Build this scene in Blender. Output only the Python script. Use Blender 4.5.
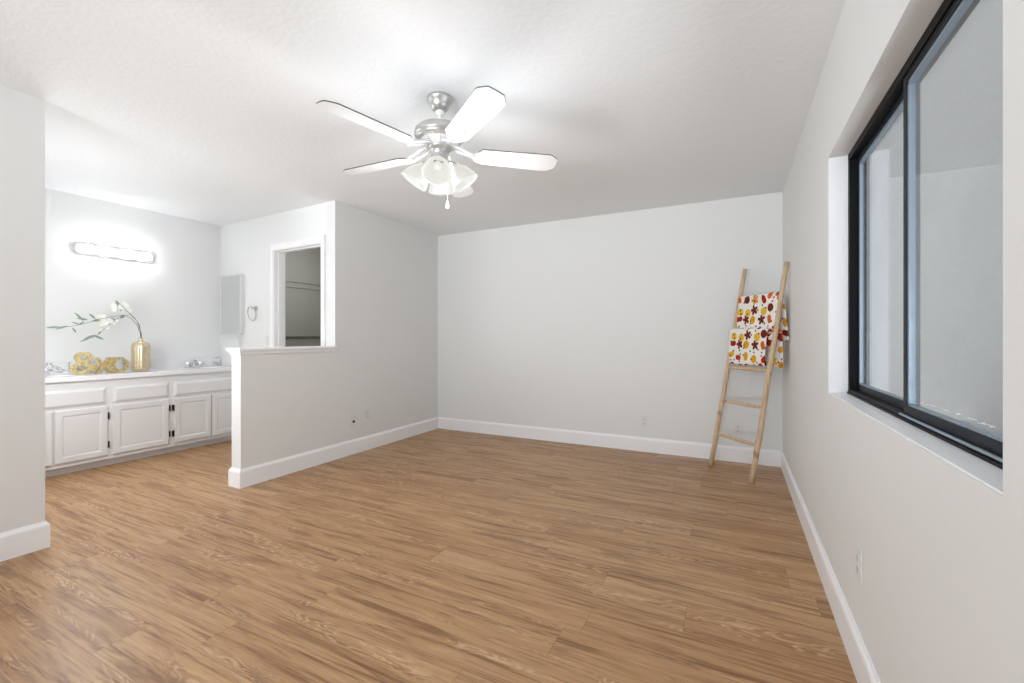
import bpy, bmesh, math, random
from mathutils import Vector, Matrix
R = math.radians
PI = math.pi
for o in list(bpy.data.objects): bpy.data.objects.remove(o)
SC = bpy.context.scene
COL = SC.collection
# ------------------------------------------------------------------ camera
cd = bpy.data.cameras.new('camera'); cam = bpy.data.objects.new('camera', cd); COL.objects.link(cam)
cd.sensor_width = 36; cd.lens = 441/1024*36; cd.shift_y = -3.5/1024; cd.clip_start = 0.02
cam.location = (0, 0, 1.144); cam.rotation_euler = (PI/2, 0, R(26.8))
SC.camera = cam
# ------------------------------------------------------------------ world, lights, exposure
SC.view_settings.view_transform = 'Standard'; SC.view_settings.look = 'None'
SC.view_settings.gamma = 1; SC.view_settings.use_curve_mapping = False
SC.view_settings.exposure = 1.95
w = bpy.data.worlds.new('overcast_sky'); SC.world = w; w.use_nodes = True
bg = w.node_tree.nodes['Background']; bg.inputs[0].default_value = (.95, .965, 1, 1); bg.inputs[1].default_value = 0.58
def area(name, loc, rot, sx, sy, power, col=(1, 1, 1)):
    l = bpy.data.lights.new(name, 'AREA'); l.shape = 'RECTANGLE'; l.size = sx; l.size_y = sy; l.energy = power; l.color = col
    o = bpy.data.objects.new(name, l); COL.objects.link(o); o.location = loc; o.rotation_euler = rot; return o
def point(name, loc, power, rad=.05, col=(1, 1, 1)):
    l = bpy.data.lights.new(name, 'POINT'); l.energy = power; l.shadow_soft_size = rad; l.color = col
    o = bpy.data.objects.new(name, l); COL.objects.link(o); o.location = loc; return o
# unseen fill light added behind the camera, shining in at an added rear window
area('fill_rear', (-1.5, -3.42, 1.25), (R(130), 0, 0), 2.9, 1.85, 3, (.84, .93, 1))
# unseen fill light added outside the side window to lift the ceiling
area('fill_side_low', (2.3, 2.0, .0), (0, R(126), 0), 1.4, 4.0, 24, (.91, .95, 1))
area('fill_rear_low', (-1.5, -6.0, .0), (R(105), 0, 0), 3.6, 1.6, 125, (.85, .93, 1))  # low fill light added beyond the rear wall to lift the far end

# ------------------------------------------------------------------ helpers
def BM(): return bmesh.new()
def bx(bm, x0, x1, y0, y1, z0, z1, mi=0, M=None):
    v = [bm.verts.new((x, y, z)) for z in (z0, z1) for y in (y0, y1) for x in (x0, x1)]
    if M is not None:
        for q in v: q.co = M @ q.co
    fs = []
    for ids in ((0, 2, 3, 1), (4, 5, 7, 6), (0, 1, 5, 4), (2, 6, 7, 3), (0, 4, 6, 2), (1, 3, 7, 5)):
        f = bm.faces.new([v[i] for i in ids]); f.material_index = mi; fs.append(f)
    return v
def bevbox(bm, x0, x1, y0, y1, z0, z1, b=.003, seg=2):
    t = BM(); bx(t, x0, x1, y0, y1, z0, z1)
    bmesh.ops.bevel(t, geom=list(t.edges), offset=b, segments=seg, affect='EDGES', profile=.6)
    merge(bm, t)
def merge(bm, t, M=None):
    mp = {}
    for v in t.verts: mp[v] = bm.verts.new(M @ v.co if M is not None else v.co)
    for f in t.faces:
        n = bm.faces.new([mp[v] for v in f.verts]); n.smooth = f.smooth; n.material_index = f.material_index
    t.free()
def frame_for(d):
    d = d.normalized(); a = Vector((0, 0, 1)) if abs(d.z) < .9 else Vector((1, 0, 0))
    u = d.cross(a).normalized(); return u, d.cross(u).normalized()
def tube(bm, pts, rad, n=12, cap=True, closed=False):
    pts = [Vector(p) for p in pts]; m = len(pts); rings = []
    if not hasattr(rad, '__len__'): rad = [rad]*m
    u = None
    for i, p in enumerate(pts):
        if closed: d = pts[(i+1) % m]-pts[i-1]
        else: d = pts[min(i+1, m-1)]-pts[max(i-1, 0)]
        d.normalize()
        if u is None: u, v = frame_for(d)
        else:
            u = (u-d*u.dot(d)).normalized(); v = d.cross(u)
        rings.append([bm.verts.new(p+(u*math.cos(2*PI*k/n)+v*math.sin(2*PI*k/n))*rad[i]) for k in range(n)])
    for i in range(m if closed else m-1):
        a, b = rings[i], rings[(i+1) % m]
        for k in range(n):
            f = bm.faces.new((a[k], a[(k+1) % n], b[(k+1) % n], b[k])); f.smooth = True
    if cap and not closed:
        bm.faces.new(rings[0][::-1]); bm.faces.new(rings[-1])
def lathe(bm, prof, n=40, M=None, mod=None, smooth=True):
    rings = []
    for (r, z) in prof:
        ring = []
        for k in range(n):
            a = 2*PI*k/n; rr = max(r, 1e-4)*(mod(a, r, z) if mod else 1)
            c = Vector((rr*math.cos(a), rr*math.sin(a), z))
            ring.append(bm.verts.new(M @ c if M is not None else c))
        rings.append(ring)
    for a, b in zip(rings, rings[1:]):
        for k in range(n):
            f = bm.faces.new((a[k], a[(k+1) % n], b[(k+1) % n], b[k])); f.smooth = smooth
    return rings
def prism(bm, poly, z0, z1, M=None, mi_side=0):
    a = [bm.verts.new((x, y, z0)) for x, y in poly]; b = [bm.verts.new((x, y, z1)) for x, y in poly]
    if M is not None:
        for q in a+b: q.co = M @ q.co
    bm.faces.new(a[::-1]); bm.faces.new(b); n = len(poly)
    for i in range(n):
        f = bm.faces.new((a[i], a[(i+1) % n], b[(i+1) % n], b[i])); f.material_index = mi_side
def sphere(bm, c, r, sub=2, sc=(1, 1, 1)):
    t = BM(); bmesh.ops.create_icosphere(t, subdivisions=sub, radius=r)
    for v in t.verts: v.co = Vector((v.co.x*sc[0], v.co.y*sc[1], v.co.z*sc[2]))+Vector(c)
    for f in t.faces: f.smooth = True
    merge(bm, t)
def obj(name, bm, mat, parent=None, fix=True, loc=None, rot=None):
    if fix: bmesh.ops.recalc_face_normals(bm, faces=list(bm.faces))
    me = bpy.data.meshes.new(name); bm.to_mesh(me); bm.free()
    for m in (mat if isinstance(mat, (list, tuple)) else [mat]): me.materials.append(m)
    o = bpy.data.objects.new(name, me); COL.objects.link(o)
    if parent: o.parent = parent
    if loc: o.location = loc
    if rot: o.rotation_euler = rot
    return o
def thing(name, label, cat, loc=(0, 0, 0), rz=0, group=None):
    o = bpy.data.objects.new(name, None); COL.objects.link(o); o.empty_display_size = .1
    o.location = loc; o.rotation_euler = (0, 0, rz); o['label'] = label; o['category'] = cat
    if group: o['group'] = group
    return o
def struct(name, bm, mat, parent=None, label=None, **k):
    o = obj(name, bm, mat, parent, **k)
    if not parent:
        o['kind'] = 'structure'
        if label: o['label'] = label
    return o
def dup(root, label=None, loc=None, rz=None):
    r = root.copy(); COL.objects.link(r)
    if loc: r.location = loc
    if rz is not None: r.rotation_euler = (0, 0, rz)
    if label: r['label'] = label
    for ch in list(root.children):
        c = ch.copy(); COL.objects.link(c); c.parent = r
        for g in list(ch.children):
            d = g.copy(); COL.objects.link(d); d.parent = c
    return r
# ------------------------------------------------------------------ materials
class NT:
    def __init__(s, name):
        s.m = bpy.data.materials.new(name); s.m.use_nodes = True; s.t = s.m.node_tree; s.n = s.t.nodes
        s.p = s.n['Principled BSDF']; s.out = s.n['Material Output']
    def new(s, ty, **k):
        n = s.n.new(ty)
        for a, b in k.items(): setattr(n, a, b)
        return n
    def link(s, a, b): s.t.links.new(a, b)
    def val(s, inp, v):
        if hasattr(v, 'links') or isinstance(v, bpy.types.NodeSocket): s.link(v, inp)
        else: inp.default_value = v
    def math(s, op, a, b=0, c=None):
        n = s.new('ShaderNodeMath', operation=op); s.val(n.inputs[0], a); s.val(n.inputs[1], b)
        if c is not None: s.val(n.inputs[2], c)
        return n.outputs[0]
    def mix(s, f, a, b):
        n = s.new('ShaderNodeMix', data_type='RGBA'); s.val(n.inputs[0], f)
        s.val(n.inputs[6], a if isinstance(a, bpy.types.NodeSocket) else (*a, 1)); s.val(n.inputs[7], b if isinstance(b, bpy.types.NodeSocket) else (*b, 1))
        return n.outputs[2]
    def smooth(s, v, a, b, lo=0, hi=1):
        n = s.new('ShaderNodeMapRange', interpolation_type='SMOOTHSTEP'); s.val(n.inputs[0], v)
        n.inputs[1].default_value = a; n.inputs[2].default_value = b; n.inputs[3].default_value = lo; n.inputs[4].default_value = hi
        return n.outputs[0]
    def noise(s, vec, scale=1, detail=3, rough=.5, dist=0, dim='3D'):
        n = s.new('ShaderNodeTexNoise', noise_dimensions=dim)
        if vec is not None: s.link(vec, n.inputs['Vector'])
        n.inputs['Scale'].default_value = scale; n.inputs['Detail'].default_value = detail
        n.inputs['Roughness'].default_value = rough; n.inputs['Distortion'].default_value = dist
        return n.outputs[0]
    def comb(s, x, y, z=0):
        n = s.new('ShaderNodeCombineXYZ'); s.val(n.inputs[0], x); s.val(n.inputs[1], y); s.val(n.inputs[2], z); return n.outputs[0]
    def bump(s, h, strength=.2, dist=.01):
        n = s.new('ShaderNodeBump'); n.inputs['Strength'].default_value = strength; n.inputs['Distance'].default_value = dist
        s.link(h, n.inputs['Height']); s.link(n.outputs[0], s.p.inputs['Normal'])
def lin(c):
    return tuple(((v/255)/12.92 if v/255 <= .04045 else ((v/255+.055)/1.055)**2.4) for v in c)
def pm(name, col, rough=.5, metal=0, spec=.5, bumps=None, var=0, emit=None):
    t = NT(name); t.p.inputs['Base Color'].default_value = (*lin(col), 1)
    t.p.inputs['Roughness'].default_value = rough; t.p.inputs['Metallic'].default_value = metal
    t.p.inputs['Specular IOR Level'].default_value = spec
    g = t.new('ShaderNodeNewGeometry').outputs['Position']
    if var:
        n = t.noise(g, 6, 4); a = lin(col); b = tuple(x*(1-var) for x in a)
        t.link(t.mix(n, a, b), t.p.inputs['Base Color'])
    if bumps: t.bump(t.noise(g, bumps[0], 4, .6), bumps[1], bumps[2])
    if emit:
        t.p.inputs['Emission Color'].default_value = (*lin(emit[0]), 1); t.p.inputs['Emission Strength'].default_value = emit[1]
    return t.m
M_wall = pm('wall_paint', (234, 234, 232), .55, spec=.3, bumps=(70, .12, .004))
M_bath = pm('bathroom_wall_paint', (239, 240, 239), .5, spec=.3, bumps=(70, .1, .004))
M_ceil = pm('ceiling_texture', (243, 245, 246), .8, spec=.2, bumps=(38, .35, .006))
M_trim = pm('white_trim_gloss', (250, 250, 251), .35)
M_cab = pm('white_cabinet_paint', (232, 232, 232), .4, bumps=(20, .03, .002))
M_cablip = M_cab
M_black = pm('black_metal', (8, 8, 10), .55, spec=.2, bumps=(90, .05, .001))
M_navy = pm('dark_sash_metal', (14, 22, 32), .5, spec=.25)
M_alu = pm('weathered_aluminium', (150, 165, 178), .4, metal=.5)
M_hinge = pm('dark_bronze_hinge', (40, 38, 36), .4, metal=.6)
M_chrome = pm('chrome', (238, 240, 242), .22, metal=.8)
M_nickel = pm('brushed_nickel', (198, 197, 194), .32, metal=.85, bumps=(160, .04, .001))
M_fanw = pm('white_fan_blade', (236, 236, 236), .32)
M_edge = pm('dark_blade_edge', (90, 86, 82), .5)
M_plate = pm('white_plastic', (230, 230, 228), .35)
M_slot = pm('dark_slot', (40, 40, 42), .6)
M_gray = pm('socket_slot_grey', (120, 120, 118), .4)
M_mirror = pm('cabinet_mirror', (228, 232, 232), .04, metal=1)
M_ext = pm('exterior_stucco', (136, 135, 132), .9, bumps=(40, .7, .02), var=.15)
M_extg = pm('exterior_concrete', (130, 130, 128), .9, bumps=(20, .3, .01), var=.2)
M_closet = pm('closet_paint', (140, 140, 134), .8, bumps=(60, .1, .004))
M_stem = pm('branch_bark', (112, 108, 92), .7)
M_leaf = pm('sage_leaf', (150, 172, 156), .55, var=.3)
M_petal = pm('white_petal', (240, 242, 232), .5)
# gold mercury glass / glitter
def gold(name, col, rough, bump, dk=.5):
    t = NT(name); g = t.new('ShaderNodeNewGeometry').outputs['Position']
    n = t.noise(g, 60, 5, .6); c = lin(col)
    t.link(t.mix(t.smooth(n, .38, .6), tuple(x*dk for x in c), c), t.p.inputs['Base Color'])
    t.p.inputs['Metallic'].default_value = .75; t.p.inputs['Roughness'].default_value = rough
    t.bump(t.noise(g, 180, 3), bump, .003); return t.m
M_vase = gold('champagne_mercury_glass', (224, 208, 176), .25, .12, .82)
M_gold = gold('gold_glitter', (222, 202, 146), .42, .5, .62)
# pale wood
def wood_pale():
    t = NT('pale_raw_wood'); co = t.new('ShaderNodeTexCoord').outputs['Object']
    mp = t.new('ShaderNodeMapping'); mp.inputs['Scale'].default_value = (1, 1, .07); t.link(co, mp.inputs[0])
    n = t.noise(mp.outputs[0], 90, 5, .6, .3); k = t.noise(co, 9, 2)
    a = t.mix(t.smooth(n, .3, .75), lin((224, 198, 166)), lin((190, 156, 120)))
    t.link(t.mix(t.smooth(k, .62, .75), a, lin((160, 116, 78))), t.p.inputs['Base Color'])
    t.p.inputs['Roughness'].default_value = .6; t.bump(n, .15, .002); return t.m
M_wood = wood_pale()
# plank floor: boards run along x
def floor_mat():
    t = NT('oak_plank_floor'); geo = t.new('ShaderNodeNewGeometry')
    sp = t.new('ShaderNodeSeparateXYZ'); t.link(geo.outputs['Position'], sp.inputs[0]); X, Y = sp.outputs[0], sp.outputs[1]
    W, L = .182, 1.22
    yr = t.math('DIVIDE', t.math('ADD', Y, 10), W); row = t.math('FLOOR', yr); fy = t.math('FRACT', yr)
    wn = t.new('ShaderNodeTexWhiteNoise', noise_dimensions='1D'); t.link(row, wn.inputs['W'])
    xr = t.math('DIVIDE', t.math('ADD', t.math('ADD', X, 20), t.math('MULTIPLY', wn.outputs['Value'], L)), L)
    cx = t.math('FLOOR', xr); fx = t.math('FRACT', xr)
    w2 = t.new('ShaderNodeTexWhiteNoise', noise_dimensions='2D'); t.link(t.comb(row, cx), w2.inputs['Vector'])
    rnd = w2.outputs['Value']
    off = t.math('MULTIPLY', rnd, 37)
    gx = t.math('ADD', X, off)
    # broad darker streaks along the board
    s1 = t.noise(t.comb(t.math('MULTIPLY', gx, .9), t.math('MULTIPLY', Y, 11), off), 1.6, 5, .62, .9)
    # fine pores
    s2 = t.noise(t.comb(t.math('MULTIPLY', gx, 5), t.math('MULTIPLY', Y, 110), off), 1.4, 4, .65, .3)
    # cathedral figure: contour bands of a stretched field
    fld = t.noise(t.comb(t.math('MULTIPLY', gx, 1.5), t.math('MULTIPLY', Y, 10), off), 1.2, 2, .5, .5)
    wob = t.noise(t.comb(t.math('MULTIPLY', gx, 34), t.math('MULTIPLY', Y, 40), off), 1, 2)
    bands = t.math('SINE', t.math('ADD', t.math('MULTIPLY', fld, 120), t.math('MULTIPLY', wob, 5)))
    msk = t.smooth(t.noise(t.comb(t.math('MULTIPLY', gx, 1.1), t.math('MULTIPLY', Y, 11), t.math('ADD', off, 5)), 1.2, 1), .52, .66)
    base = t.mix(rnd, lin((178, 136, 94)), lin((192, 152, 109)))
    c = t.mix(t.smooth(s1, .46, .70, 0, .75), base, lin((120, 78, 46)))
    c = t.mix(t.smooth(s1, .44, .26, 0, .5), c, lin((214, 176, 134)))
    c = t.mix(t.smooth(s2, .5, .75, 0, .45), c, lin((116, 78, 52)))
    s3 = t.noise(t.comb(t.math('MULTIPLY', gx, 1.3), t.math('MULTIPLY', Y, 34), t.math('ADD', off, 9)), 1.5, 4, .6, .6)
    c = t.mix(t.smooth(s3, .51, .70, 0, .75), c, lin((114, 72, 38)))
    c = t.mix(t.smooth(s3, .46, .28, 0, .35), c, lin((214, 176, 132)))
    bm_ = t.math('MULTIPLY', msk, t.smooth(bands, .1, 1, 0, .5))
    c = t.mix(bm_, c, lin((222, 186, 146)))
    bd = t.math('MULTIPLY', msk, t.smooth(bands, -.1, -1, 0, .26))
    c = t.mix(bd, c, lin((118, 80, 54)))
    e1 = t.math('MINIMUM', fy, t.math('SUBTRACT', 1, fy)); e2 = t.math('MULTIPLY', t.math('MINIMUM', fx, t.math('SUBTRACT', 1, fx)), L/W)
    e = t.math('MINIMUM', e1, e2); seam = t.smooth(e, .004, .013, .32, 0)
    c = t.mix(seam, c, lin((84, 56, 38)))
    t.link(c, t.p.inputs['Base Color'])
    t.link(t.smooth(s2, .3, .7, .34, .46), t.p.inputs['Roughness'])
    t.p.inputs['Specular IOR Level'].default_value = .45
    h = t.math('SUBTRACT', t.math('MULTIPLY', s2, -.5), seam); t.bump(h, .12, .002)
    return t.m
M_floor = floor_mat()
def marble(name, veins):
    t = NT(name); g = t.new('ShaderNodeNewGeometry').outputs['Position']
    n = t.noise(g, 5, 6, .6, 1.6); v = t.math('ABSOLUTE', t.math('SUBTRACT', n, .5))
    k = t.math('MULTIPLY', t.smooth(v, 0, .035, veins, 0), t.smooth(t.noise(g, 2.3, 2), .48, .58)); k2 = t.smooth(t.noise(g, 3, 3), .4, .7, 0, veins*.35)
    c = t.mix(k2, lin((242, 242, 243)), lin((220, 221, 225)))
    t.link(t.mix(k, c, lin((128, 128, 140))), t.p.inputs['Base Color']); t.p.inputs['Roughness'].default_value = .2
    return t.m
M_top = marble('cultured_marble_top', .1)
M_splash = marble('veined_marble_splash', .75)
def glass():
    t = NT('window_glass')
    tr = t.new('ShaderNodeBsdfTransparent'); tr.inputs[0].default_value = (.93, .952, .965, 1)
    gl = t.new('ShaderNodeBsdfGlossy'); gl.inputs['Roughness'].default_value = .03; gl.inputs[0].default_value = (.93, .97, 1, 1)
    fr = t.new('ShaderNodeFresnel'); t.link(t.math('SUBTRACT', 1.5, t.math('MULTIPLY', t.new('ShaderNodeNewGeometry').outputs['Backfacing'], 1.5-1/1.5)), fr.inputs[0])
    mx = t.new('ShaderNodeMixShader'); t.link(fr.outputs[0], mx.inputs[0]); t.link(tr.outputs[0], mx.inputs[1]); t.link(gl.outputs[0], mx.inputs[2])
    # film of dust, with a scraped line of old paint low on the pane
    g = t.new('ShaderNodeNewGeometry').outputs['Position']; sp = t.new('ShaderNodeSeparateXYZ'); t.link(g, sp.inputs[0])
    df = t.new('ShaderNodeBsdfDiffuse'); df.inputs[0].default_value = (.55, .58, .62, 1)
    n = t.noise(g, 120, 3, .7); lo = t.noise(g, 3, 3)
    d = t.math('ADD', t.smooth(n, .4, .7, .03, .11), t.smooth(lo, .4, .7, 0, .05))
    yn = t.noise(t.comb(0, sp.outputs[1], 0), 9, 4); zline = t.math('ADD', .965, t.math('MULTIPLY', t.math('SUBTRACT', yn, .5), .03))
    dist = t.math('ABSOLUTE', t.math('SUBTRACT', sp.outputs[2], zline))
    near = t.smooth(dist, .001, .004, 1, 0)
    brk = t.smooth(t.noise(t.comb(0, sp.outputs[1], t.math('MULTIPLY', sp.outputs[2], 4)), 34, 3), .5, .56)
    yok = t.smooth(sp.outputs[1], 1.62, 1.64, 1, 0)
    st = t.math('MULTIPLY', t.math('MULTIPLY', near, brk), yok)
    d = t.math('MINIMUM', t.math('ADD', d, st), 1)
    col = t.mix(st, lin((176, 176, 176)), (.85, .85, .85)); t.link(col, df.inputs[0])
    m2 = t.new('ShaderNodeMixShader'); t.link(d, m2.inputs[0]); t.link(mx.outputs[0], m2.inputs[1]); t.link(df.outputs[0], m2.inputs[2])
    t.link(m2.outputs[0], t.out.inputs['Surface']); return t.m
M_glass = glass()
def lampglass(name, col, strength, rough=.4):
    t = NT(name); t.p.inputs['Base Color'].default_value = (*lin(col), 1); t.p.inputs['Roughness'].default_value = rough
    t.p.inputs['Emission Color'].default_value = (*lin(col), 1); t.p.inputs['Emission Strength'].default_value = strength
    return t.m
M_shade = lampglass('frosted_lamp_glass', (236, 235, 226), .2); M_shade.node_tree.nodes['Principled BSDF'].inputs['Base Color'].default_value = (.07, .07, .07, 1)
M_bulb = lampglass('lit_globe_bulb', (250, 250, 255), 5.5)
M_bulb2 = lampglass('lit_fan_bulb', (245, 243, 234), .2); M_bulb2.node_tree.nodes['Principled BSDF'].inputs['Base Color'].default_value = (.07, .07, .07, 1)
def blanket_mat():
    t = NT('autumn_print_cloth'); uv = t.new('ShaderNodeUVMap').outputs[0]
    jit = uv
    col = None
    base = lin((246, 242, 235))
    cur = base
    def layer(cur, scale, shift, rmin, rmax, seedm, palette, petal=True):
        mp = t.new('ShaderNodeMapping'); mp.inputs['Location'].default_value = (shift, shift*1.7, 0); t.link(uv, mp.inputs[0])
        vo = t.new('ShaderNodeTexVoronoi', voronoi_dimensions='2D', feature='F1'); t.link(mp.outputs[0], vo.inputs['Vector'])
        vo.inputs['Scale'].default_value = scale; vo.inputs['Randomness'].default_value = .5
        sub = t.new('ShaderNodeVectorMath', operation='SUBTRACT')
        sc = t.new('ShaderNodeVectorMath', operation='SCALE'); t.link(mp.outputs[0], sc.inputs[0]); sc.inputs['Scale'].default_value = 1
        t.link(sc.outputs[0], sub.inputs[0]); t.link(vo.outputs['Position'], sub.inputs[1])
        s2 = t.new('ShaderNodeVectorMath', operation='SCALE'); t.link(sub.outputs[0], s2.inputs[0]); s2.inputs['Scale'].default_value = scale
        sp = t.new('ShaderNodeSeparateXYZ'); t.link(s2.outputs[0], sp.inputs[0])
        rc = t.new('ShaderNodeSeparateColor'); t.link(vo.outputs['Color'], rc.inputs[0]); r1, r2, r3 = rc.outputs
        ang = t.math('ADD', t.math('ARCTAN2', sp.outputs[1], sp.outputs[0]), t.math('MULTIPLY', r2, 6.28))
        dist = t.math('SQRT', t.math('ADD', t.math('MULTIPLY', sp.outputs[0], sp.outputs[0]), t.math('MULTIPLY', sp.outputs[1], sp.outputs[1])))
        star = t.math('ABSOLUTE', t.math('COSINE', t.math('MULTIPLY', ang, 2.5)))          # maple-like lobes
        oval = t.math('ABSOLUTE', t.math('COSINE', ang))                              # leaf, acorn
        isstar = t.math('GREATER_THAN', r3, .62); isoval = t.math('LESS_THAN', r3, .34)
        rad = t.math('ADD', rmax, t.math('MULTIPLY', isstar, t.math('SUBTRACT', t.math('MULTIPLY', star, .26), .16)))
        rad = t.math('ADD', rad, t.math('MULTIPLY', isoval, t.math('SUBTRACT', t.math('MULTIPLY', t.math('MULTIPLY', oval, oval), .14), .12)))
        inside = t.smooth(t.math('SUBTRACT', rad, dist), 0, .02)
        cr = t.new('ShaderNodeValToRGB'); cr.color_ramp.interpolation = 'CONSTANT'; t.link(r1, cr.inputs[0])
        el = cr.color_ramp.elements
        for i, p in enumerate(palette):
            e = el[i] if i < 2 else el.new(i/len(palette))
            e.position = i/len(palette); e.color = (*lin(p), 1)
        vein = t.smooth(t.math('ABSOLUTE', t.math('SINE', t.math('MULTIPLY', ang, 3))), .0, .35, .35, 0)
        cc = t.mix(vein, cr.outputs[0], lin((110, 50, 30)))
        n = t.new('ShaderNodeMix', data_type='RGBA'); t.link(inside, n.inputs[0])
        if isinstance(cur, tuple): n.inputs[6].default_value = (*cur, 1)
        else: t.link(cur, n.inputs[6])
        t.link(cc, n.inputs[7]); return n.outputs[2]
    c = layer(base, 10.5, .37, .2, .37, 1, [(206, 62, 30), (232, 170, 30), (222, 104, 30), (118, 42, 34), (226, 158, 46), (168, 44, 30), (240, 190, 50)])
    # small berries and twigs between
    mp = t.new('ShaderNodeMapping'); mp.inputs['Location'].default_value = (.113, .07, 0); t.link(uv, mp.inputs[0])
    vo = t.new('ShaderNodeTexVoronoi', voronoi_dimensions='2D'); t.link(mp.outputs[0], vo.inputs['Vector']); vo.inputs['Scale'].default_value = 23
    rc = t.new('ShaderNodeSeparateColor'); t.link(vo.outputs['Color'], rc.inputs[0])
    k = t.math('MULTIPLY', t.smooth(vo.outputs['Distance'], .17, .2, 1, 0), t.math('GREATER_THAN', rc.outputs[0], .62))
    c = t.mix(k, c, lin((64, 52, 70)))
    t.link(c, t.p.inputs['Base Color']); t.p.inputs['Roughness'].default_value = .9
    t.p.inputs['Specular IOR Level'].default_value = .1
    t.bump(t.noise(t.new('ShaderNodeNewGeometry').outputs['Position'], 260, 2), .3, .002)
    return t.m
M_blanket = blanket_mat()

# ------------------------------------------------------------------ room shell
XL, XR, YB, YR, H = -3.364, .379, 4.572, -3.20, 2.44
XV = -5.38                       # wall behind the vanity
AX, AY = -3.364, 2.96            # corner where the bathroom end wall starts
DX, DY = -2.016, .1131
LW = math.hypot(DX, DY); ANG = math.atan2(DY, DX)
b = BM(); bx(b, -5.6, .6, -3.4, 4.8, -.08, 0); struct('floor', b, M_floor)
b = BM()
bx(b, XL-.02, .6, -3.4, 4.8, H, 2.56)
v = bx(b, -5.6, XL-.02, -3.4, 4.8, H, 2.56)
for q in v:
    if q.co.x < -5 and q.co.z < 2.5: q.co.z = 2.457
struct('ceiling', b, M_ceil)
b = BM(); bx(b, XL-.115, .53, YB, YB+.12, 0, 2.5); struct('wall_back', b, M_wall)
# left wall beyond the half wall
WT = .115
b = BM(); bx(b, XL-WT, XL, AY, YB, 0, 2.5); struct('wall_left', b, M_wall)
b = BM(); bx(b, XL-WT, XL, 2.07, AY, 0, 1.042); hw = struct('wall_half', b, M_wall)
b = BM()
prism(b, [(XL-WT-.025, 1.044), (XL+.025, 1.044), (XL+.028, 1.050), (XL+.028, 1.062), (XL+.023, 1.068), (XL-WT-.023, 1.068), (XL-WT-.028, 1.062), (XL-WT-.028, 1.05)], 0, AY-2.045, M=Matrix(((1, 0, 0, 0), (0, 0, 1, 2.045), (0, 1, 0, 0), (0, 0, 0, 1))))
t2 = BM(); bx(t2, XL-WT-.012, XL+.012, 2.058, AY, 1.020, 1.044)
merge(b, t2); struct('trim_1', b, M_trim)
b = BM(); bx(b, XL-WT, XL, YR, 1.001, 0, 2.5); struct('wall_left_near', b, M_wall)
b = BM(); bx(b, XV-.1, XL-WT, .875, .99, 0, 2.5); struct('wall_bathroom_near', b, M_bath)
b = BM(); bx(b, XV-.1, XV, .9, 4.8, 0, 2.5); struct('wall_bathroom_back', b, M_bath)
# bathroom end wall with the closet doorway (local x runs along the wall, local y towards the room)
b = BM(); s0, s1, dz = .185, .975, 2.075
bx(b, .012, s0, -WT, 0, 0, 2.5); bx(b, s1, LW+.02, -WT, 0, 0, 2.5); bx(b, s0, s1, -WT, 0, dz, 2.5)
struct('wall_bathroom_end', b, M_bath, loc=(AX, AY, 0), rot=(0, 0, ANG))
# closet behind it
b = BM(); bx(b, XV-.02, XV+.02, 3.2, YB+.1, 0, 2.5); struct('wall_closet_left', b, M_closet)
b = BM(); bx(b, XV, XL-WT, YB, YB+.12, 0, 2.5); struct('wall_closet_back', b, M_closet)
# right wall with the window recess
WY0, WY1, WZ0, WZ1 = .974, 2.44, .893, 1.962
b = BM(); X2 = XR+.155
bx(b, XR, X2, YR, WY0, 0, 2.5); bx(b, XR, X2, WY1, YB, 0, 2.5); bx(b, XR, X2, WY0, WY1, 0, WZ0); bx(b, XR, X2, WY0, WY1, WZ1, 2.5)
bmesh.ops.remove_doubles(b, verts=list(b.verts), dist=1e-5)
struct('wall_right', b, M_wall)
# unseen rear wall; its wide window is added to let fill light in
b = BM(); RX0, RX1, RZ0, RZ1 = -2.95, -.05, .35, 2.2
bx(b, XL, RX0, YR-.12, YR, 0, 2.5); bx(b, RX1, X2, YR-.12, YR, 0, 2.5); bx(b, RX0, RX1, YR-.12, YR, 0, RZ0); bx(b, RX0, RX1, YR-.12, YR, RZ1, 2.5)
struct('wall_rear', b, M_wall)
b = BM()
for (a0, a1, c0, c1) in ((RX0, RX1, RZ0, RZ0+.04), (RX0, RX1, RZ1-.04, RZ1), (RX0, RX0+.04, RZ0, RZ1), (RX1-.04, RX1, RZ0, RZ1), (-1.53, -1.47, RZ0, RZ1)):
    bx(b, a0, a1, YR-.09, YR-.04, c0, c1)
struct('window_rear_added', b, M_black)

# baseboards: swept profile with mitred corners
def baseboard(name, pts, side=1):
    prof = [(0, 0), (.016, 0), (.016, .118), (.013, .128), (.007, .136), (.005, .143), (0, .143)]
    b = BM(); P = [Vector((x, y)) for x, y in pts]; rings = []
    for i, p in enumerate(P):
        ns = []
        if i > 0: d = (P[i]-P[i-1]).normalized(); ns.append(Vector((-d.y, d.x))*side)
        if i < len(P)-1: d = (P[i+1]-P[i]).normalized(); ns.append(Vector((-d.y, d.x))*side)
        n = ns[0] if len(ns) == 1 else (ns[0]+ns[1])/(1+ns[0].dot(ns[1]))
        rings.append([b.verts.new((p.x+n.x*o, p.y+n.y*o, z)) for o, z in prof])
    for a, c in zip(rings, rings[1:]):
        for k in range(len(prof)): b.faces.new((a[k], a[(k+1) % len(prof)], c[(k+1) % len(prof)], c[k]))
    b.faces.new(rings[0]); b.faces.new(rings[-1][::-1])
    return struct(name, b, M_trim)
baseboard('baseboard_left', [(XL, YB), (XL, 2.07), (XL-WT, 2.07), (XL-WT, 2.9)], 1)
baseboard('baseboard_back', [(XL+.016, YB), (XR-.016, YB)], -1)
baseboard('baseboard_right', [(XR, YB), (XR, YR)], -1)
baseboard('baseboard_left_near', [(XL-WT, 1.001), (XL, 1.001), (XL, YR)], 1)

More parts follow.
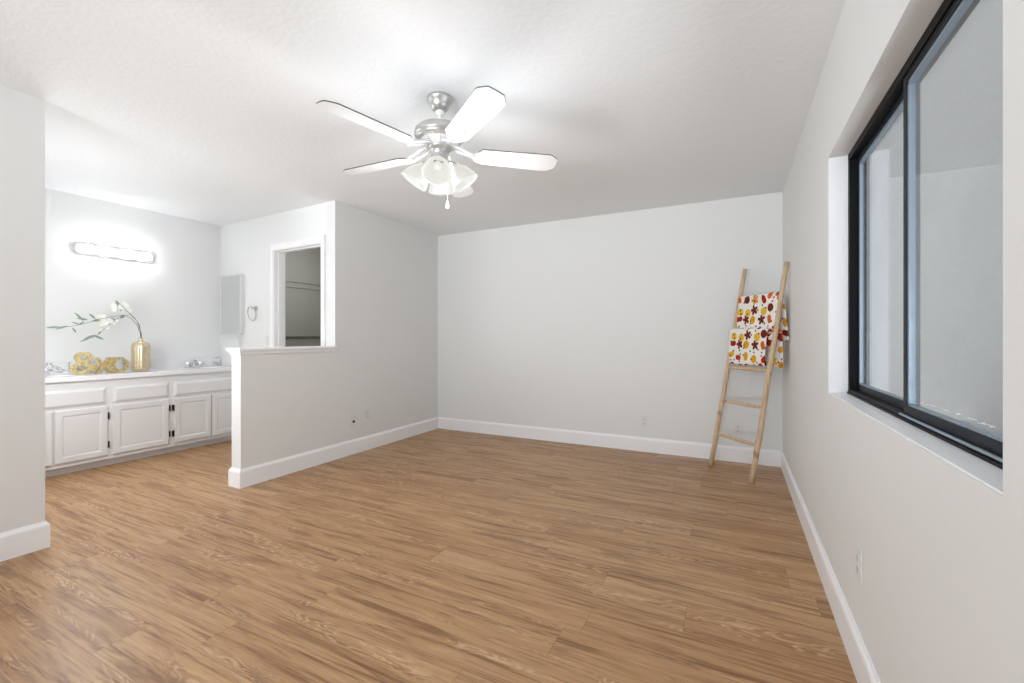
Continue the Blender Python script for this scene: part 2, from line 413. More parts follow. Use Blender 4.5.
# window in the right wall
def window():
    x0, x1 = .452, .512
    b = BM(); fw = .03
    bx(b, x0, x1, WY0, WY1, WZ0, WZ0+fw*.8); bx(b, x0, x1, WY0, WY1, WZ1-fw, WZ1)
    bx(b, x0, x1, WY1-fw, WY1, WZ0, WZ1); bx(b, x0, x1, WY0, WY0+fw, WZ0, WZ1)
    bx(b, x0-.004, x0+.004, WY0, WY1, WZ0, WZ0+.012)
    win = struct('window_1', b, M_black); win['label'] = 'black framed sliding window set into the right wall'
    ym = 1.705
    def sash(xa, xb, ya, yb, mat, jw):
        z0, z1 = WZ0+.024, WZ1-.03
        b = BM(); bx(b, xa, xb, ya, ya+jw, z0, z1); bx(b, xa, xb, yb-jw, yb, z0, z1)
        bx(b, xa, xb, ya+jw, yb-jw, z0, z0+.026); bx(b, xa, xb, ya+jw, yb-jw, z1-.024, z1)
        s = obj('window_sash', b, mat, win)
        b = BM(); bx(b, (xa+xb)/2-.002, (xa+xb)/2+.002, ya+jw, yb-jw, z0+.026, z1-.024); p = obj('window_pane', b, M_glass, s)
        b = BM(); iw = .012   # pale glazing bead
        xi = xa+.002
        for (a, c, d, e) in ((ya+jw, yb-jw, z0+.026, z0+.026+iw*.5), (ya+jw, yb-jw, z1-.024-iw, z1-.024), (ya+jw, ya+jw+iw, z0+.026, z1-.024), (yb-jw-iw, yb-jw, z0+.026, z1-.024)):
            bx(b, xi, (xa+xb)/2+.006, a, c, d, e)
        obj('glazing_bead', b, M_alu, s)
        return s
    sash(.458, .480, WY0+.02, ym+.03, M_navy, .028)
    sash(.480, .499, ym+.035, WY1-.02, M_navy, .030)
    b = BM(); bx(b, .447, .452, WY0, ym+.03, WZ0+.018, WZ0+.024); obj('sill_track', b, M_alu, win)
    b = BM(); bx(b, XR+.004, .452, WY0+.001, WY1-.001, WZ0, WZ0+.004); bx(b, XR+.004, .452, WY1-.004, WY1, WZ0+.004, WZ1-.001); obj('window_sill', b, M_trim, win)
window()
# what stands outside
b = BM(); bx(b, 3.2, 3.4, -6, 16, -.3, 10); struct('wall_neighbour', b, M_ext)
b = BM(); bx(b, .56, 6, -3, 9, -.3, -.1); struct('ground', b, M_extg)

# closet doorway trim
b = BM(); jt = .017
bx(b, s0, s0+jt, -WT-.005, .005, 0, dz); bx(b, s1-jt, s1, -WT-.005, .005, 0, dz); bx(b, s0+jt, s1-jt, -WT-.005, .005, dz-jt, dz)
bx(b, s0+jt, s0+jt+.01, -.075, -.04, 0, dz-jt); bx(b, s1-jt-.01, s1-jt, -.075, -.04, 0, dz-jt); bx(b, s0+jt, s1-jt, -.075, -.04, dz-jt-.01, dz-jt)
dj = struct('door_1', b, M_trim, loc=(AX, AY, 0), rot=(0, 0, ANG)); dj['label'] = 'open closet doorway with white casing'
b = BM(); cw = .058
for (a0, a1, c0, c1) in ((s0-cw+.006, s0+.006, 0, dz+cw-.006), (s1-.006, s1+cw-.006, 0, dz+cw-.006), (s0+.006, s1-.006, dz-.006, dz+cw-.006)):
    bx(b, a0, a1, .0005, .014, c0, c1)
for (a0, a1, c0, c1) in ((s0-cw+.006, s0-cw+.02, 0, dz+cw-.006), (s1+cw-.02, s1+cw-.006, 0, dz+cw-.006), (s0-cw+.006, s1+cw-.006, dz+cw-.02, dz+cw-.006)):
    bx(b, a0, a1, .014, .02, c0, c1)
obj('door_casing', b, M_trim, dj)
# closet shelves (on the closet's left wall)
b = BM(); bx(b, XV+.02, XV+.07, 3.25, YB, 1.90, 1.915); bx(b, XV+.02, XV+.04, 3.25, YB, 1.83, 1.90)
o = obj('closet_shelf', b, M_closet); o['label'] = 'grey upper shelf inside the closet, seen through the doorway'; o['category'] = 'shelf'
b = BM(); bx(b, XV+.021, XV+.06, 3.25, YB, 1.165, 1.185)
o = obj('closet_cleat', b, M_closet); o['label'] = 'narrow grey rail low on the closet wall behind the doorway'; o['category'] = 'rail'

# ------------------------------------------------------------------ vanity
VX = -4.97
VY0, VY1 = 1.0, 3.04
van = thing('vanity_cabinet', 'long white bathroom vanity cabinet under the marble-splash counter', 'cabinet', (VX, 2.0, 0))
def V(x, y, z): return (x-VX, y-2.0, z)
def vb(b, x0, x1, y0, y1, z0, z1): bx(b, x0-VX, x1-VX, y0-2, y1-2, z0, z1)
b = BM(); vb(b, XV+.002, VX, VY0, VY1, .07, .72); vb(b, VX-.02, VX, VY0, VY1, .72, .789)
vb(b, XV+.002, XV+.02, VY0, VY1, .72, .789); vb(b, XV+.02, VX-.02, VY0, VY0+.02, .72, .789); vb(b, XV+.02, VX-.02, VY1-.02, VY1, .72, .789)
obj('cabinet_body', b, M_cab, van)
b = BM(); vb(b, XV+.01, -5.035, VY0, VY1, 0, .07); obj('toe_board', b, M_cab, van)
def panel(y0, y1, z0, z1, fr, dep, name):
    """slab with a stepped frame and a bevelled field; built facing +x"""
    b = BM(); xf = VX+.019-VX; xb = .0005
    def ring(ins, x): return [b.verts.new((x, y0-2+ins, z0+ins)), b.verts.new((x, y1-2-ins, z0+ins)), b.verts.new((x, y1-2-ins, z1-ins)), b.verts.new((x, y0-2+ins, z1-ins))]
    rs = [ring(0, xb), ring(0, xf-(.005 if dep else .011)), ring(.006 if dep else .02, xf)] + ([ring(fr, xf), ring(fr+.012, xf-dep), ring(fr+.03, xf-dep*.8)] if dep else [])
    b.faces.new(rs[0][::-1])
    for a, c in zip(rs, rs[1:]):
        for k in range(4): b.faces.new((a[k], a[(k+1) % 4], c[(k+1) % 4], c[k]))
    b.faces.new(rs[-1]); return obj(name, b, M_cab, van)
def hinge(d, y, z):
    b = BM(); hw_ = .007 if 2.37 < y < 2.39 else .0028; bevbox(b, 0, .0205, y-2-hw_, y-2+hw_, z-.028, z+.028, .001); tube(b, [(.021, y-2, z-.03), (.021, y-2, z+.03)], hw_*.6, 8)
    obj('hinge', b, M_hinge, d)
for (y0, y1, hy) in ((1.17, 1.518, 1.162), (1.530, 1.872, 1.880), (1.912, 2.345, 2.353), (2.392, 2.735, 2.384), (2.745, 3.03, None)):
    d = panel(y0, y1, .105, .543, .045, .007, 'door')
    if hy:
        hinge(d, hy, .20); hinge(d, hy, .455)
for (y0, y1) in ((1.17, 1.862), (1.912, 2.345), (2.392, 3.03)):
    panel(y0, y1, .567, .708, 0, 0, 'drawer_front')
# counter with two oval basins
top = thing('countertop', 'white cultured marble counter with veined backsplash on the vanity', 'countertop', (VX, 2.0, .79))
def T(b, x0, x1, y0, y1, z0, z1): bx(b, x0-VX, x1-VX, y0-2, y1-2, z0-.79, z1-.79)
b = BM(); cx_ = -5.15
segs = [(VY0, 1.24), (1.24, 1.80), (1.80, 2.47), (2.47, 3.03), (3.03, 3.045)]
xf, xb = -4.943, XV+.001; zt = .822
for i, (a, c) in enumerate(segs):
    if i not in (1, 3): T(b, xb, xf, a, c, zt-.03, zt)
    else:
        n = 32; yc = (a+c)/2; outer = []; inner = []
        for k in range(n):
            an = 2*PI*(k+.5)/n; ca, sa = math.cos(an), math.sin(an)
            hx0, hy0 = ((xf-cx_) if ca > 0 else (cx_-xb)), (c-a)/2
            sc = min(abs(hx0/ca) if abs(ca) > 1e-6 else 9, abs(hy0/sa) if abs(sa) > 1e-6 else 9)
            outer.append([cx_+ca*sc, yc+sa*sc]); inner.append((cx_+ca*.15, yc+sa*.21))
        for qx in (xb, xf):
            for qy in (a, c):
                min(outer, key=lambda p: math.hypot(p[0]-qx, p[1]-qy))[:] = [qx, qy]
        def L(p, z): return b.verts.new((p[0]-VX, p[1]-2, z-.79))
        o1 = [L(p, zt) for p in outer]; i1 = [L(p, zt) for p in inner]; ob = [L(p, zt-.03) for p in outer]
        i2 = [L((cx_+(p[0]-cx_)*.93, yc+(p[1]-yc)*.93), zt-.03) for p in inner]
        i3 = [L((cx_+(p[0]-cx_)*.6, yc+(p[1]-yc)*.6), zt-.085) for p in inner]
        for k in range(n):
            j = (k+1) % n
            b.faces.new((o1[k], o1[j], i1[j], i1[k])); b.faces.new((ob[k], o1[k], o1[j], ob[j])) 
            for p, q in ((i1, i2), (i2, i3)):
                f = b.faces.new((p[k], p[j], q[j], q[k])); f.smooth = True
        b.faces.new(i3)
T(b, -4.955, xf, VY0, 3.045, zt-.042, zt-.03)
obj('counter_slab', b, M_top, top, fix=True)
b = BM(); T(b, xb, xb+.02, VY0, 3.06, zt, .925); T(b, xb+.02, xf-.03, VY0-.0+.0, VY0+.015, zt, .925)
obj('backsplash', b, M_splash, top)
def faucet(y, label):
    f = thing('faucet', label, 'faucet', (XV+.07, y, zt), 0, 'vanity faucets')
    b = BM(); bevbox(b, -.028, .028, -.085, .085, .001, .012, .004); obj('base_plate', b, M_chrome, f)
    b = BM(); tube(b, [(0, 0, .01), (0, 0, .06), (.02, 0, .085), (.06, 0, .085), (.10, 0, .065)], [.014, .013, .012, .011, .009], 12); obj('spout', b, M_chrome, f)
    for s in (-1, 1):
        b = BM(); lathe(b, [(.0, .012), (.016, .012), (.014, .03), (.022, .038), (.024, .05), (.018, .064), (0, .068)], 16, Matrix.Translation((0, s*.062, 0)))
        tube(b, [(0, s*.062, .055), (.02, s*.095, .062)], [.006, .004], 8); obj('handle', b, M_chrome, f)
faucet(1.52, 'chrome faucet at the left end of the vanity, half behind the near wall')
faucet(2.75, 'chrome faucet at the right end of the vanity, beside the mirrored cabinet')
# vase
vase = thing('vase', 'tall champagne gold ribbed glass vase on the white counter', 'vase', (-5.12, 2.185, zt))
b = BM()
lathe(b, [(0, .002), (.052, .002), (.061, .006), (.068, .02), (.069, .05), (.070, .22), (.069, .245), (.061, .270), (.044, .284), (.022, .292), (.016, .300), (.016, .318), (.019, .322), (.015, .324), (.011, .318), (.011, .29), (.03, .28)], 108,
      mod=lambda a, r, z: 1+.05*abs(math.sin(a*7))*(1 if r > .03 and .01 < z < .285 else 0))
obj('vase_body', b, M_vase, vase)
# blossom branches (stand in the vase)
def leaf_bm(b, p, d, L_, w_, up=Vector((0, 0, 1))):
    d = d.normalized(); s = d.cross(up).normalized() if abs(d.dot(up)) < .95 else Vector((1, 0, 0)); n = s.cross(d)
    rows = []
    for i in range(6):
        t = i/5; ww = w_*math.sin(PI*min(1, t*.96+.04))**.8*.5; c = p+d*L_*t-n*(L_*.15*t*t)
        rows.append((b.verts.new(c-s*ww+n*ww*.3), b.verts.new(c), b.verts.new(c+s*ww+n*ww*.3)))
    for a, c in zip(rows, rows[1:]):
        for k in (0, 1):
            f = b.faces.new((a[k], a[k+1], c[k+1], c[k])); f.smooth = True
def flower_bm(b, p, nrm, r):
    u, v = frame_for(nrm); nrm = nrm.normalized()
    for k in range(5):
        a = 2*PI*k/5; d = u*math.cos(a)+v*math.sin(a); s = nrm.cross(d)
        rows = []
        for i in range(5):
            t = i/4; ww = r*.52*math.sin(PI*(t*.8+.15)); c = p+d*r*t+nrm*(r*.35*t*t)
            rows.append((b.verts.new(c-s*ww), b.verts.new(c+s*ww)))
        for q, w_ in zip(rows, rows[1:]):
            f = b.faces.new((q[0], q[1], w_[1], w_[0])); f.smooth = True
random.seed(4)
fl = thing('blossom_branch', 'white blossom branches with sage leaves arching out of the gold vase', 'flowers', (-5.12, 2.185, zt+.30))
O = Vector((-5.12, 2.185, zt+.30))
def px(px_, py, x=-5.1):
    a = (px_-512)/441; c, s = math.cos(R(26.8)), math.sin(R(26.8)); rx, ry = a*c-s, a*s+c; Z = x/rx
    return Vector((x, ry*Z, 1.144-(py-338)*Z/441))-O
def P3(L_): return [px(*q) for q in L_]
stems = [([(141, 350, -5.12), (141, 334, -5.12), (139.5, 325, -5.1), (134, 317, -5.08), (127, 311, -5.07), (121, 305, -5.06), (117, 301, -5.05)], .0032),
         ([(140.5, 350, -5.12), (140.5, 334, -5.12), (137, 325, -5.11), (131, 318, -5.1), (124, 315.5, -5.08), (112, 316.5, -5.03), (98, 319.5, -5.0), (84, 324, -4.99), (70, 326.5, -4.98), (52, 327, -4.98)], .0030),
         ([(141.5, 350, -5.12), (141.5, 334, -5.12), (137, 321, -5.13), (130, 314.5, -5.14), (122, 316, -5.13), (112, 322, -5.1), (104, 329, -5.08), (97, 336, -5.07), (84, 340, -5.06)], .0028)]
for pts, r in stems:
    q = P3(pts); b = BM(); tube(b, q, [r*(1-.6*i/len(q)) for i in range(len(q))], 7); obj('stem', b, M_stem, fl)
lv = [((60, 327), (47, 327.5), .012), ((68, 326), (56, 329), .011), ((83, 321), (76, 313), .013), ((88, 320), (78, 318), .013), ((72, 328), (77, 332.5), .012), ((95, 319), (90, 314), .013),
      ((100, 320), (92, 321), .016), ((121, 311), (116, 303), .02), ((124, 315), (120, 318), .02), ((119, 305), (116, 300.5), .012), ((126, 312), (129, 309), .014), ((94, 336), (104, 339), .014),
      ((97, 335), (86, 338), .014), ((90, 337.5), (81, 341.5), .010), ((80, 325), (73, 322), .01), ((98, 334), (101, 331), .01), ((78, 325), (84, 321.5), .01), ((110, 318), (116, 320), .01)]
b = BM()
for (a, c, w_) in lv:
    p, q = px(*a), px(*c); leaf_bm(b, p, q-p+Vector((random.uniform(-.01, .02), 0, 0)), (q-p).length*1.1, w_*1.5, Vector((1, .2, .3)))
obj('leaves', b, M_leaf, fl)
b = BM()
for (x_, y_, r) in [(113, 306, .028), (119, 308, .026), (125, 307, .03), (128, 310, .026), (124, 304.5, .024), (101, 317, .032), (97, 317, .022), (104, 323, .03), (109, 321, .024), (100, 324, .024), (106, 327, .024), (113, 310, .02), (116, 321, .016), (99, 330, .02), (95, 323, .016), (86, 327, .012), (114, 324, .012), (70, 330, .01)]:
    c = px(x_, y_)+Vector((random.uniform(0, .02), 0, 0)); flower_bm(b, c, Vector((1, random.uniform(-.9, .1), random.uniform(-.2, .6))), r)
obj('blossoms', b, M_petal, fl)
# gold letters
def glyph(ch, name, label, y0, y1, z0, z1, x, dep, offs, rz=0):
    cu = bpy.data.curves.new('glyph', 'FONT'); cu.body = ch; cu.extrude = .06; cu.offset = offs; cu.bevel_depth = .008; cu.resolution_u = 6
    to = bpy.data.objects.new('glyph', cu); COL.objects.link(to)
    dg = bpy.context.evaluated_depsgraph_get(); dg.update(); me = bpy.data.meshes.new_from_object(to.evaluated_get(dg))
    bpy.data.objects.remove(to)
    xs = [v.co.x for v in me.vertices]; ys = [v.co.y for v in me.vertices]; zs = [v.co.z for v in me.vertices]
    W, Hh, D = max(xs)-min(xs), max(ys)-min(ys), max(zs)-min(zs)
    for v in me.vertices:
        a = (v.co.x-min(xs))/W; bb = (v.co.y-min(ys))/Hh; c = (v.co.z-min(zs))/D-.5
        v.co = Vector((c*dep, (a-.5)*(y1-y0), bb*(z1-z0)))
    me.materials.append(M_gold); o = bpy.data.objects.new(name, me); COL.objects.link(o)
    o.location = (x, (y0+y1)/2, z0); o.rotation_euler = (0, 0, rz); o['label'] = label; o['category'] = 'letter ornament'
    return o
glyph('&', 'ampersand_ornament', 'gold glitter ampersand ornament standing left on the white counter', 1.700, 1.915, zt+.001, zt+.197, -5.19, .035, .0, R(-10))
glyph('X', 'letter_ornament', 'gold glitter letter X standing between the ampersand and the O', 1.850, 1.962, zt+.001, zt+.145, -5.135, .03, .012, R(-4))
b = BM(); n = 48; ro = []; ri = []
for k in range(n):
    a = 2*PI*k/n; ca, sa = math.cos(a), math.sin(a)
    # chamfered oblong outline, round hole
    hx, hz, ch = .083, .072, .046
    s = min(hx/max(abs(ca), 1e-6), hz/max(abs(sa), 1e-6), (hx+hz-ch)/(abs(ca)+abs(sa)))
    ro.append((ca*s, sa*s+.072)); ri.append((.018+ca*.037, sa*.047+.073))
D = .015
fo = [b.verts.new((D, y, z)) for y, z in ro]; fi = [b.verts.new((D, y, z)) for y, z in ri]
go = [b.verts.new((-D, y, z)) for y, z in ro]; gi = [b.verts.new((-D, y, z)) for y, z in ri]
for k in range(n):
    j = (k+1) % n
    b.faces.new((fo[k], fo[j], fi[j], fi[k])); b.faces.new((go[k], gi[k], gi[j], go[j])); b.faces.new((fo[k], go[k], go[j], fo[j])); b.faces.new((fi[k], fi[j], gi[j], gi[k]))
o = obj('letter_ornament', b, M_gold, loc=(-5.11, 2.0, zt+.0005)); o['label'] = 'gold glitter letter O with round hole, standing next to the vase'; o['category'] = 'letter ornament'

# vanity light bar
vl = thing('vanity_light', 'chrome wall light bar with four lit globe bulbs above the vanity', 'wall light', (XV, 2.088, 1.968))
b = BM(); hl, hh = .308, .050; poly = []
for k in range(13): a = -PI/2+PI*k/12; poly.append((hl-hh*.8+math.cos(a)*hh*.8, math.sin(a)*hh))
for k in range(13): a = PI/2+PI*k/12; poly.append((-hl+hh*.8+math.cos(a)*hh*.8, math.sin(a)*hh))
Mv = Matrix(((0, 0, 1, 0), (1, 0, 0, 0), (0, 1, 0, 0), (0, 0, 0, 1)))
prism(b, poly, .001, .03, Mv); bmesh.ops.recalc_face_normals(b, faces=list(b.faces))
prism(b, [(x*.97, y*.86) for x, y in poly], .03, .036, Mv)
obj('mounting_bar', b, M_chrome, vl)
for i in range(4):
    y = (-1.5+i)*.150
    b = BM(); lathe(b, [(.028, .036), (.028, .044), (.018, .052), (.018, .058)], 20, Mv @ Matrix.Translation((y, 0, 0))); so = obj('bulb_socket', b, M_plate, vl)
    b = BM(); sphere(b, (.088, y, 0), .036, 3); obj('globe_bulb', b, M_bulb, vl)

# mirrored cabinet, towel ring and plates on the end wall (local frame of that wall)
def wl(s, off, z=0): # world point
    ux, uy = DX/LW, DY/LW; return (AX+ux*s-uy*off, AY+uy*s+ux*off, z)
mc = thing('medicine_cabinet', 'small mirrored medicine cabinet with white frame in the bathroom corner', 'cabinet', wl(1.72, 0, 1.52), ANG)
b = BM(); bevbox(b, -.2, .2, .001, .03, -.33, .33, .002); obj('cabinet_box', b, M_cab, mc)
b = BM(); fw = .012
for q in ((-.205, .205, -.335, -.335+fw), (-.205, .205, .335-fw, .335), (-.205, -.205+fw, -.335, .335), (.205-fw, .205, -.335, .335)): bx(b, q[0], q[1], .03, .046, q[2], q[3])
dd = obj('door_frame', b, M_plate, mc)
b = BM(); bx(b, -.193, .193, .031, .041, -.323, .323); obj('mirror', b, M_mirror, mc)
tr = thing('towel_ring', 'chrome towel ring mounted between the mirrored cabinet and the doorway', 'towel ring', wl(1.29, 0, 1.47), ANG)
b = BM(); lathe(b, [(0, .001), (.026, .001), (.026, .008), (.016, .014), (.012, .02), (.012, .045), (.016, .05), (0, .054)], 24, Matrix(((1, 0, 0, 0), (0, 0, 1, 0), (0, 1, 0, 0), (0, 0, 0, 1)))); obj('wall_post', b, M_nickel, tr)
b = BM(); tube(b, [(.02+.075*math.sin(2*PI*k/40), .038+.012*math.cos(2*PI*k/40), -.06+.075*math.cos(2*PI*k/40)) for k in range(40)], .0055, 10, closed=True); obj('ring', b, M_nickel, tr)
# wall plates: local x = width, y = out of the wall, z = up
def plate(name, label, loc, rz, kind, group=None):
    t = thing(name, label, 'light switch' if kind == 'switch' else ('cable jack' if kind == 'jack' else 'outlet'), loc, rz, group)
    b = BM(); bevbox(b, -.035, .035, .0005, .006, -.0575, .0575, .002); obj('cover_plate', b, M_plate, t)
    if kind == 'switch':
        b = BM(); bevbox(b, -.017, .017, .005, .011, -.033, .033, .002); obj('rocker', b, M_plate, t)
    elif kind == 'jack':
        b = BM(); tube(b, [(0, .005, -.005), (0, .016, -.005)], .012, 14); obj('jack', b, M_slot, t)
    else:
        for z in (-.02, .02):
            b = BM(); bevbox(b, -.017, .017, .005, .0085, z-.015, z+.015, .003); so = obj('socket', b, M_plate, t)
            b = BM(); bx(b, -.008, -.005, .0084, .009, z-.002, z+.008); bx(b, .005, .008, .0084, .009, z-.002, z+.008); tube(b, [(0, .0084, z-.008), (0, .009, z-.008)], .003, 8); obj('slots', b, M_gray, so)
    return t
plate('light_switch', 'white switch plate just left of the closet doorway', wl(1.075, 0, 1.115), ANG, 'switch')
plate('wall_outlet', 'white outlet on the bathroom wall directly below the mirrored cabinet', wl(1.60, 0, 1.10), ANG, 'outlet')
plate('cable_jack', 'white plate with dark cable jack, low on the left wall', (XL, 3.178, .325), -PI/2, 'jack')
plate('wall_outlet', 'white outlet low on the left wall, just right of the cable jack', (XL, 3.36, .36), -PI/2, 'outlet')
plate('wall_outlet', 'white outlet low in the middle of the back wall', (-.81, YB, .305), PI, 'outlet')
plate('wall_outlet', 'white outlet on the back wall seen between the ladder rails', (.025, YB, .31), PI, 'outlet')
plate('wall_outlet', 'white outlet low on the right wall under the window', (XR, 1.86, .38), PI/2, 'outlet')

# ------------------------------------------------------------------ ceiling fan
FX, FY = -1.423, 1.952
fan = thing('ceiling_fan', 'white five-blade ceiling fan with brushed nickel motor and lit glass shades', 'ceiling fan', (FX, FY, H))
def z(h): return h-H
b = BM(); lathe(b, [(0, 0), (.068, 0), (.070, -.008), (.068, -.018), (.058, -.026), (.052, -.045), (.043, -.062), (.030, -.070), (.024, -.074), (.0, -.074)], 40); obj('canopy', b, M_nickel, fan)
b = BM(); tube(b, [(0, 0, -.07), (0, 0, -.165)], .013, 16); sphere(b, (0, 0, -.078), .026, 2); obj('downrod', b, M_fanw, fan)
b = BM(); lathe(b, [(.0, -.150), (.035, -.150), (.045, -.157), (.10, -.162), (.122, -.170), (.134, -.184), (.136, -.205), (.134, -.212), (.128, -.216), (.128, -.222), (.118, -.232), (.105, -.238)], 56); obj('motor_housing', b, M_nickel, fan)
b = BM(); lathe(b, [(.107, -.234), (.100, -.250), (.078, -.266), (.066, -.270), (0, -.270)], 96, mod=lambda a, r, zz: 1+(.03*(1 if math.sin(a*24) > 0 else -1) if .07 < r < .105 else 0), smooth=False); obj('vent_ring', b, M_fanw, fan)
b = BM(); lathe(b, [(0, -.262), (.066, -.262), (.068, -.272), (.058, -.282), (.046, -.290), (.046, -.335), (.052, -.340), (.052, -.352), (.040, -.366), (.02, -.378), (0, -.380)], 40); obj('switch_housing', b, M_nickel, fan)
# blades: camera-frame angles 11,83,155,227,299 turned by the camera's yaw
BZ = 2.141-H
base = R(11.9+26.8)
def blade_poly():
    r0, r1 = .205, .655; w0, w1 = .062, .073; p = []
    p += [(r0, -w0*.62), (r0+.025, -w0), (r1-.055, -w1), (r1-.040, -w1*.93), (r1-.010, -w1*.62), (r1-.002, -w1*.5), (r1, 0), (r1-.002, w1*.5), (r1-.010, w1*.62), (r1-.040, w1*.93), (r1-.055, w1), (r0+.025, w0), (r0, w0*.62)]
    return p
for i in range(5):
    A = base+i*R(72)
    TL = Matrix.Translation((0, 0, BZ)) @ Matrix.Rotation(R(-2), 4, Vector((math.cos(R(26.8)), math.sin(R(26.8)), 0))) @ Matrix.Translation((0, 0, -BZ))
    T0 = TL @ Matrix.Rotation(A, 4, 'Z') @ Matrix.Translation((0, 0, BZ)) @ Matrix.Rotation(R(-12), 4, 'X')
    b = BM(); prism(b, blade_poly(), 0, .006, T0, 1); bl = obj('blade', b, [M_fanw, M_edge], fan)
    Tr = Matrix.Rotation(A, 4, 'Z')
    b = BM()
    # curved iron from the motor out and down to the blade root, ending in a scalloped plate
    for s in (-1, 1):
        tube(b, [Tr @ Vector((.075, s*.018, -.262)), Tr @ Vector((.11, s*.024, -.272)), Tr @ Vector((.15, s*.018, -.288+s*.002)), Tr @ Vector((.19, s*.02, BZ-.004+s*.003))], .008, 8)
    pl = [(.18, -.02), (.20, -.040), (.225, -.046), (.245, -.036), (.262, -.044), (.28, -.030), (.30, -.012), (.305, 0), (.30, .012), (.28, .030), (.262, .044), (.245, .036), (.225, .046), (.20, .040), (.18, .02)]
    prism(b, pl, -.006, -.0005, T0)
    for (sx, sy) in ((.225, -.026), (.225, .026), (.28, 0)): sphere(b, T0 @ Vector((sx, sy, -.006)), .006, 1)
    obj('blade_iron', b, M_fanw, bl)
for k in range(4):
    A = R(26.8-90+90*k+4)       # one shade towards the camera
    Tk = Matrix.Rotation(A, 4, 'Z')
    b = BM(); tube(b, [Tk @ Vector((.03, 0, -.350)), Tk @ Vector((.06, 0, -.345)), Tk @ Vector((.072, 0, -.352)), Tk @ Vector((.080, 0, -.364))], .010, 10)
    Ms = Tk @ Matrix.Translation((.076, 0, -.360)) @ Matrix.Rotation(R(-34), 4, 'Y')
    lathe(b, [(.0, .004), (.022, .004), (.026, -.006), (.026, -.022)], 24, Ms)
    arm = obj('lamp_arm', b, M_nickel, fan)
    b = BM(); lathe(b, [(.024, -.012), (.030, -.018), (.040, -.03), (.056, -.052), (.067, -.078), (.073, -.100), (.079, -.116), (.076, -.116), (.070, -.100), (.064, -.078), (.053, -.054), (.037, -.034), (.024, -.022)], 40, Ms,
                    mod=lambda a, r, zz: 1+.018*math.cos(a*10)*(1 if zz < -.09 else 0))
    obj('lamp_shade', b, M_shade, arm)
    b = BM(); sphere(b, Ms @ Vector((0, 0, -.055)), .024, 2); obj('bulb', b, M_bulb2, arm)
b = BM()
n0 = Vector((.069, -.028, -.350))
for i in range(32): sphere(b, n0+Vector((0, 0, -.007*i)), .0026, 1)
pc = obj('pull_chain', b, M_nickel, fan)
b = BM(); lathe(b, [(0, 0), (.004, -.002), (.006, -.014), (.010, -.028), (.008, -.040), (0, -.044)], 14, Matrix.Translation(n0+Vector((0, 0, -.220)))); obj('chain_pull', b, M_fanw, pc)
b = BM(); n1 = Vector((.04, -.02, -.345))
for i in range(14): sphere(b, n1+Vector((0, 0, -.007*i)), .0026, 1)
obj('pull_chain', b, M_nickel, fan)
for k in range(4):
    aa = R(26.8-90+90*k+4); point('fan_lamp_glow', (FX+.22*math.cos(aa), FY+.22*math.sin(aa), 1.82), 1.15, .10, (.92, .955, 1))
point('closet_fill', (-4.5, 3.9, 2.0), 4.2, .08)  # added fill with no fixture, lifts the dark closet
point('bathroom_fill', (-4.05, 1.2, 1.25), 7.2, .25, (.93, .96, 1))  # added fill hidden behind the near wall, brightens the vanity front
point('fan_lamp_upper', (FX, FY, 2.03), .7, .03, (.97, .98, 1))

# ------------------------------------------------------------------ ladder and blanket
L0, L1 = Vector((-.191, 4.354, 0)), Vector((.081, 4.433, 1.757))
R0, R1 = Vector((.121, 3.959, 0)), Vector((.3605, 4.014, 1.733))
lad = thing('ladder', 'pale wooden blanket ladder leaning in the right back corner', 'ladder', tuple((L0+R0)/2))
OL = (L0+R0)/2
def wob(a, c, k, sd):
    random.seed(sd); pts = []
    for i in range(k+1):
        t = i/k; pts.append(a.lerp(c, t)-OL+Vector((random.uniform(-.0025, .0025), random.uniform(-.0025, .0025), 0)))
    return pts
for a, c, sd in ((L0, L1, 3), (R0, R1, 8)):
    b = BM(); pts = wob(a, c, 14, sd); pts[0].z = .0; tube(b, pts, [.0215-.0045*i/14 for i in range(15)], 14); obj('rail', b, M_wood, lad)
def onrail(a, c, h): return a.lerp(c, h/c.z)
HR = [.285, .585, .885, 1.185, 1.487]
for i, h in enumerate(HR):
    b = BM(); pts = wob(onrail(L0, L1, h), onrail(R0, R1, h+(.012 if i < 2 else 0)), 8, 20+i)
    tube(b, pts, [.010, .0125, .0145, .015, .0155, .015, .0145, .0125, .010], 12); obj('rung', b, M_wood, lad)
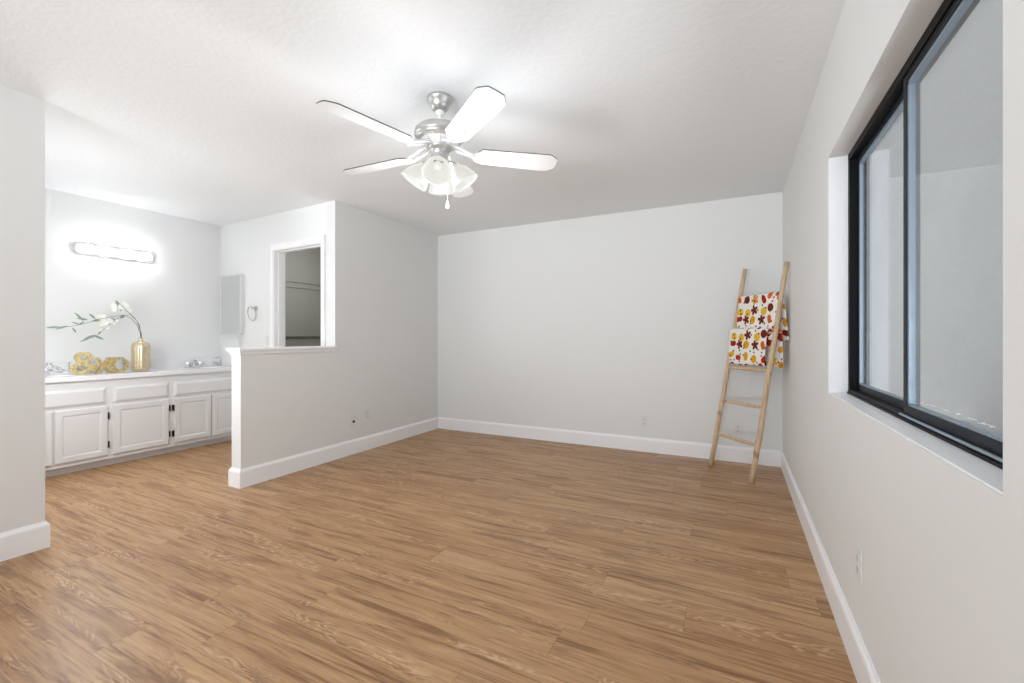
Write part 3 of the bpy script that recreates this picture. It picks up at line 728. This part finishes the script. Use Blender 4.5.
# blanket: three hanging folds of one printed cloth
def sheet(b, uvl, path, u0f, u1f, hb, nu=30, seed=0, amp=.006):
    """path: list of (offset towards room, height); u along the rung"""
    random.seed(seed); e = (onrail(R0, R1, hb)-onrail(L0, L1, hb)); W = e.length; e = e.normalized(); n = Vector((e.y, -e.x, 0)); 
    if n.y > 0: n = -n
    org = onrail(L0, L1, hb); org.z = 0
    # resample path
    P = []
    for (a, c) in zip(path, path[1:]):
        d = math.hypot(c[0]-a[0], c[1]-a[1]); k = max(1, int(d/.02))
        for i in range(k): t = i/k; P.append((a[0]+(c[0]-a[0])*t, a[1]+(c[1]-a[1])*t))
    P.append(path[-1]); s = 0; rows = []; prev = P[0]; tot = len(P)
    for j, (o_, h) in enumerate(P):
        s += math.hypot(o_-prev[0], h-prev[1]); prev = (o_, h); row = []
        tt = j/(tot-1)
        ua, ub = u0f(tt), u1f(tt)
        for i in range(nu+1):
            u = ua+(ub-ua)*i/nu
            hang = min(1, abs(hb+.016-h)*4)
            wv = amp*hang*(math.sin(u*W*30+seed)+.5*math.sin(u*W*61+2*seed+h*3))
            v = b.verts.new(org+e*(u*W)+n*(o_+wv)+Vector((0, 0, h+.004*math.sin(u*9+seed)*hang))-OL); row.append((v, (u*W, s)))
        rows.append(row)
    for a, c in zip(rows, rows[1:]):
        for i in range(nu):
            f = b.faces.new((a[i][0], a[i+1][0], c[i+1][0], c[i][0])); f.smooth = True
            for lp, q in zip(f.loops, (a[i], a[i+1], c[i+1], c[i])): lp[uvl].uv = q[1]
b = BM(); uvl = b.loops.layers.uv.new('UVMap')
h5, h4 = HR[4], HR[3]
arch = lambda h, r: [(r*math.cos(R(k)), h+r*math.sin(R(k))) for k in range(0, 181, 20)]
# upper fold over the top rung
sheet(b, uvl, [(.045, h5-.36), (.024, h5-.1)]+arch(h5, .020)+[(-.024, h5-.1), (-.03, h5-.36)], lambda t: .035 if t < .5 else .2, lambda t: .965+max(0, t-.55)*.24, h5, seed=1, amp=.003)
# lower fold over the second rung down
sheet(b, uvl, [(.040, h4-.268), (.036, h4-.1)]+arch(h4+.012, .030)+[(-.034, h4-.1), (-.04, h4-.27)], lambda t: (-.045 if t < .5 else .3), lambda t: (.86+.04*t/.5 if t < .5 else .9+min(.16, (t-.5)*1.5)), h4, seed=2, amp=.003)
bl = obj('throw_blanket', b, M_blanket, None, fix=False, loc=tuple(OL))
m = bl.modifiers.new('thickness', 'SOLIDIFY'); m.thickness = .005; m.offset = 0
bl['label'] = 'white throw printed with autumn leaves and pumpkins, draped over the ladder'; bl['category'] = 'blanket'
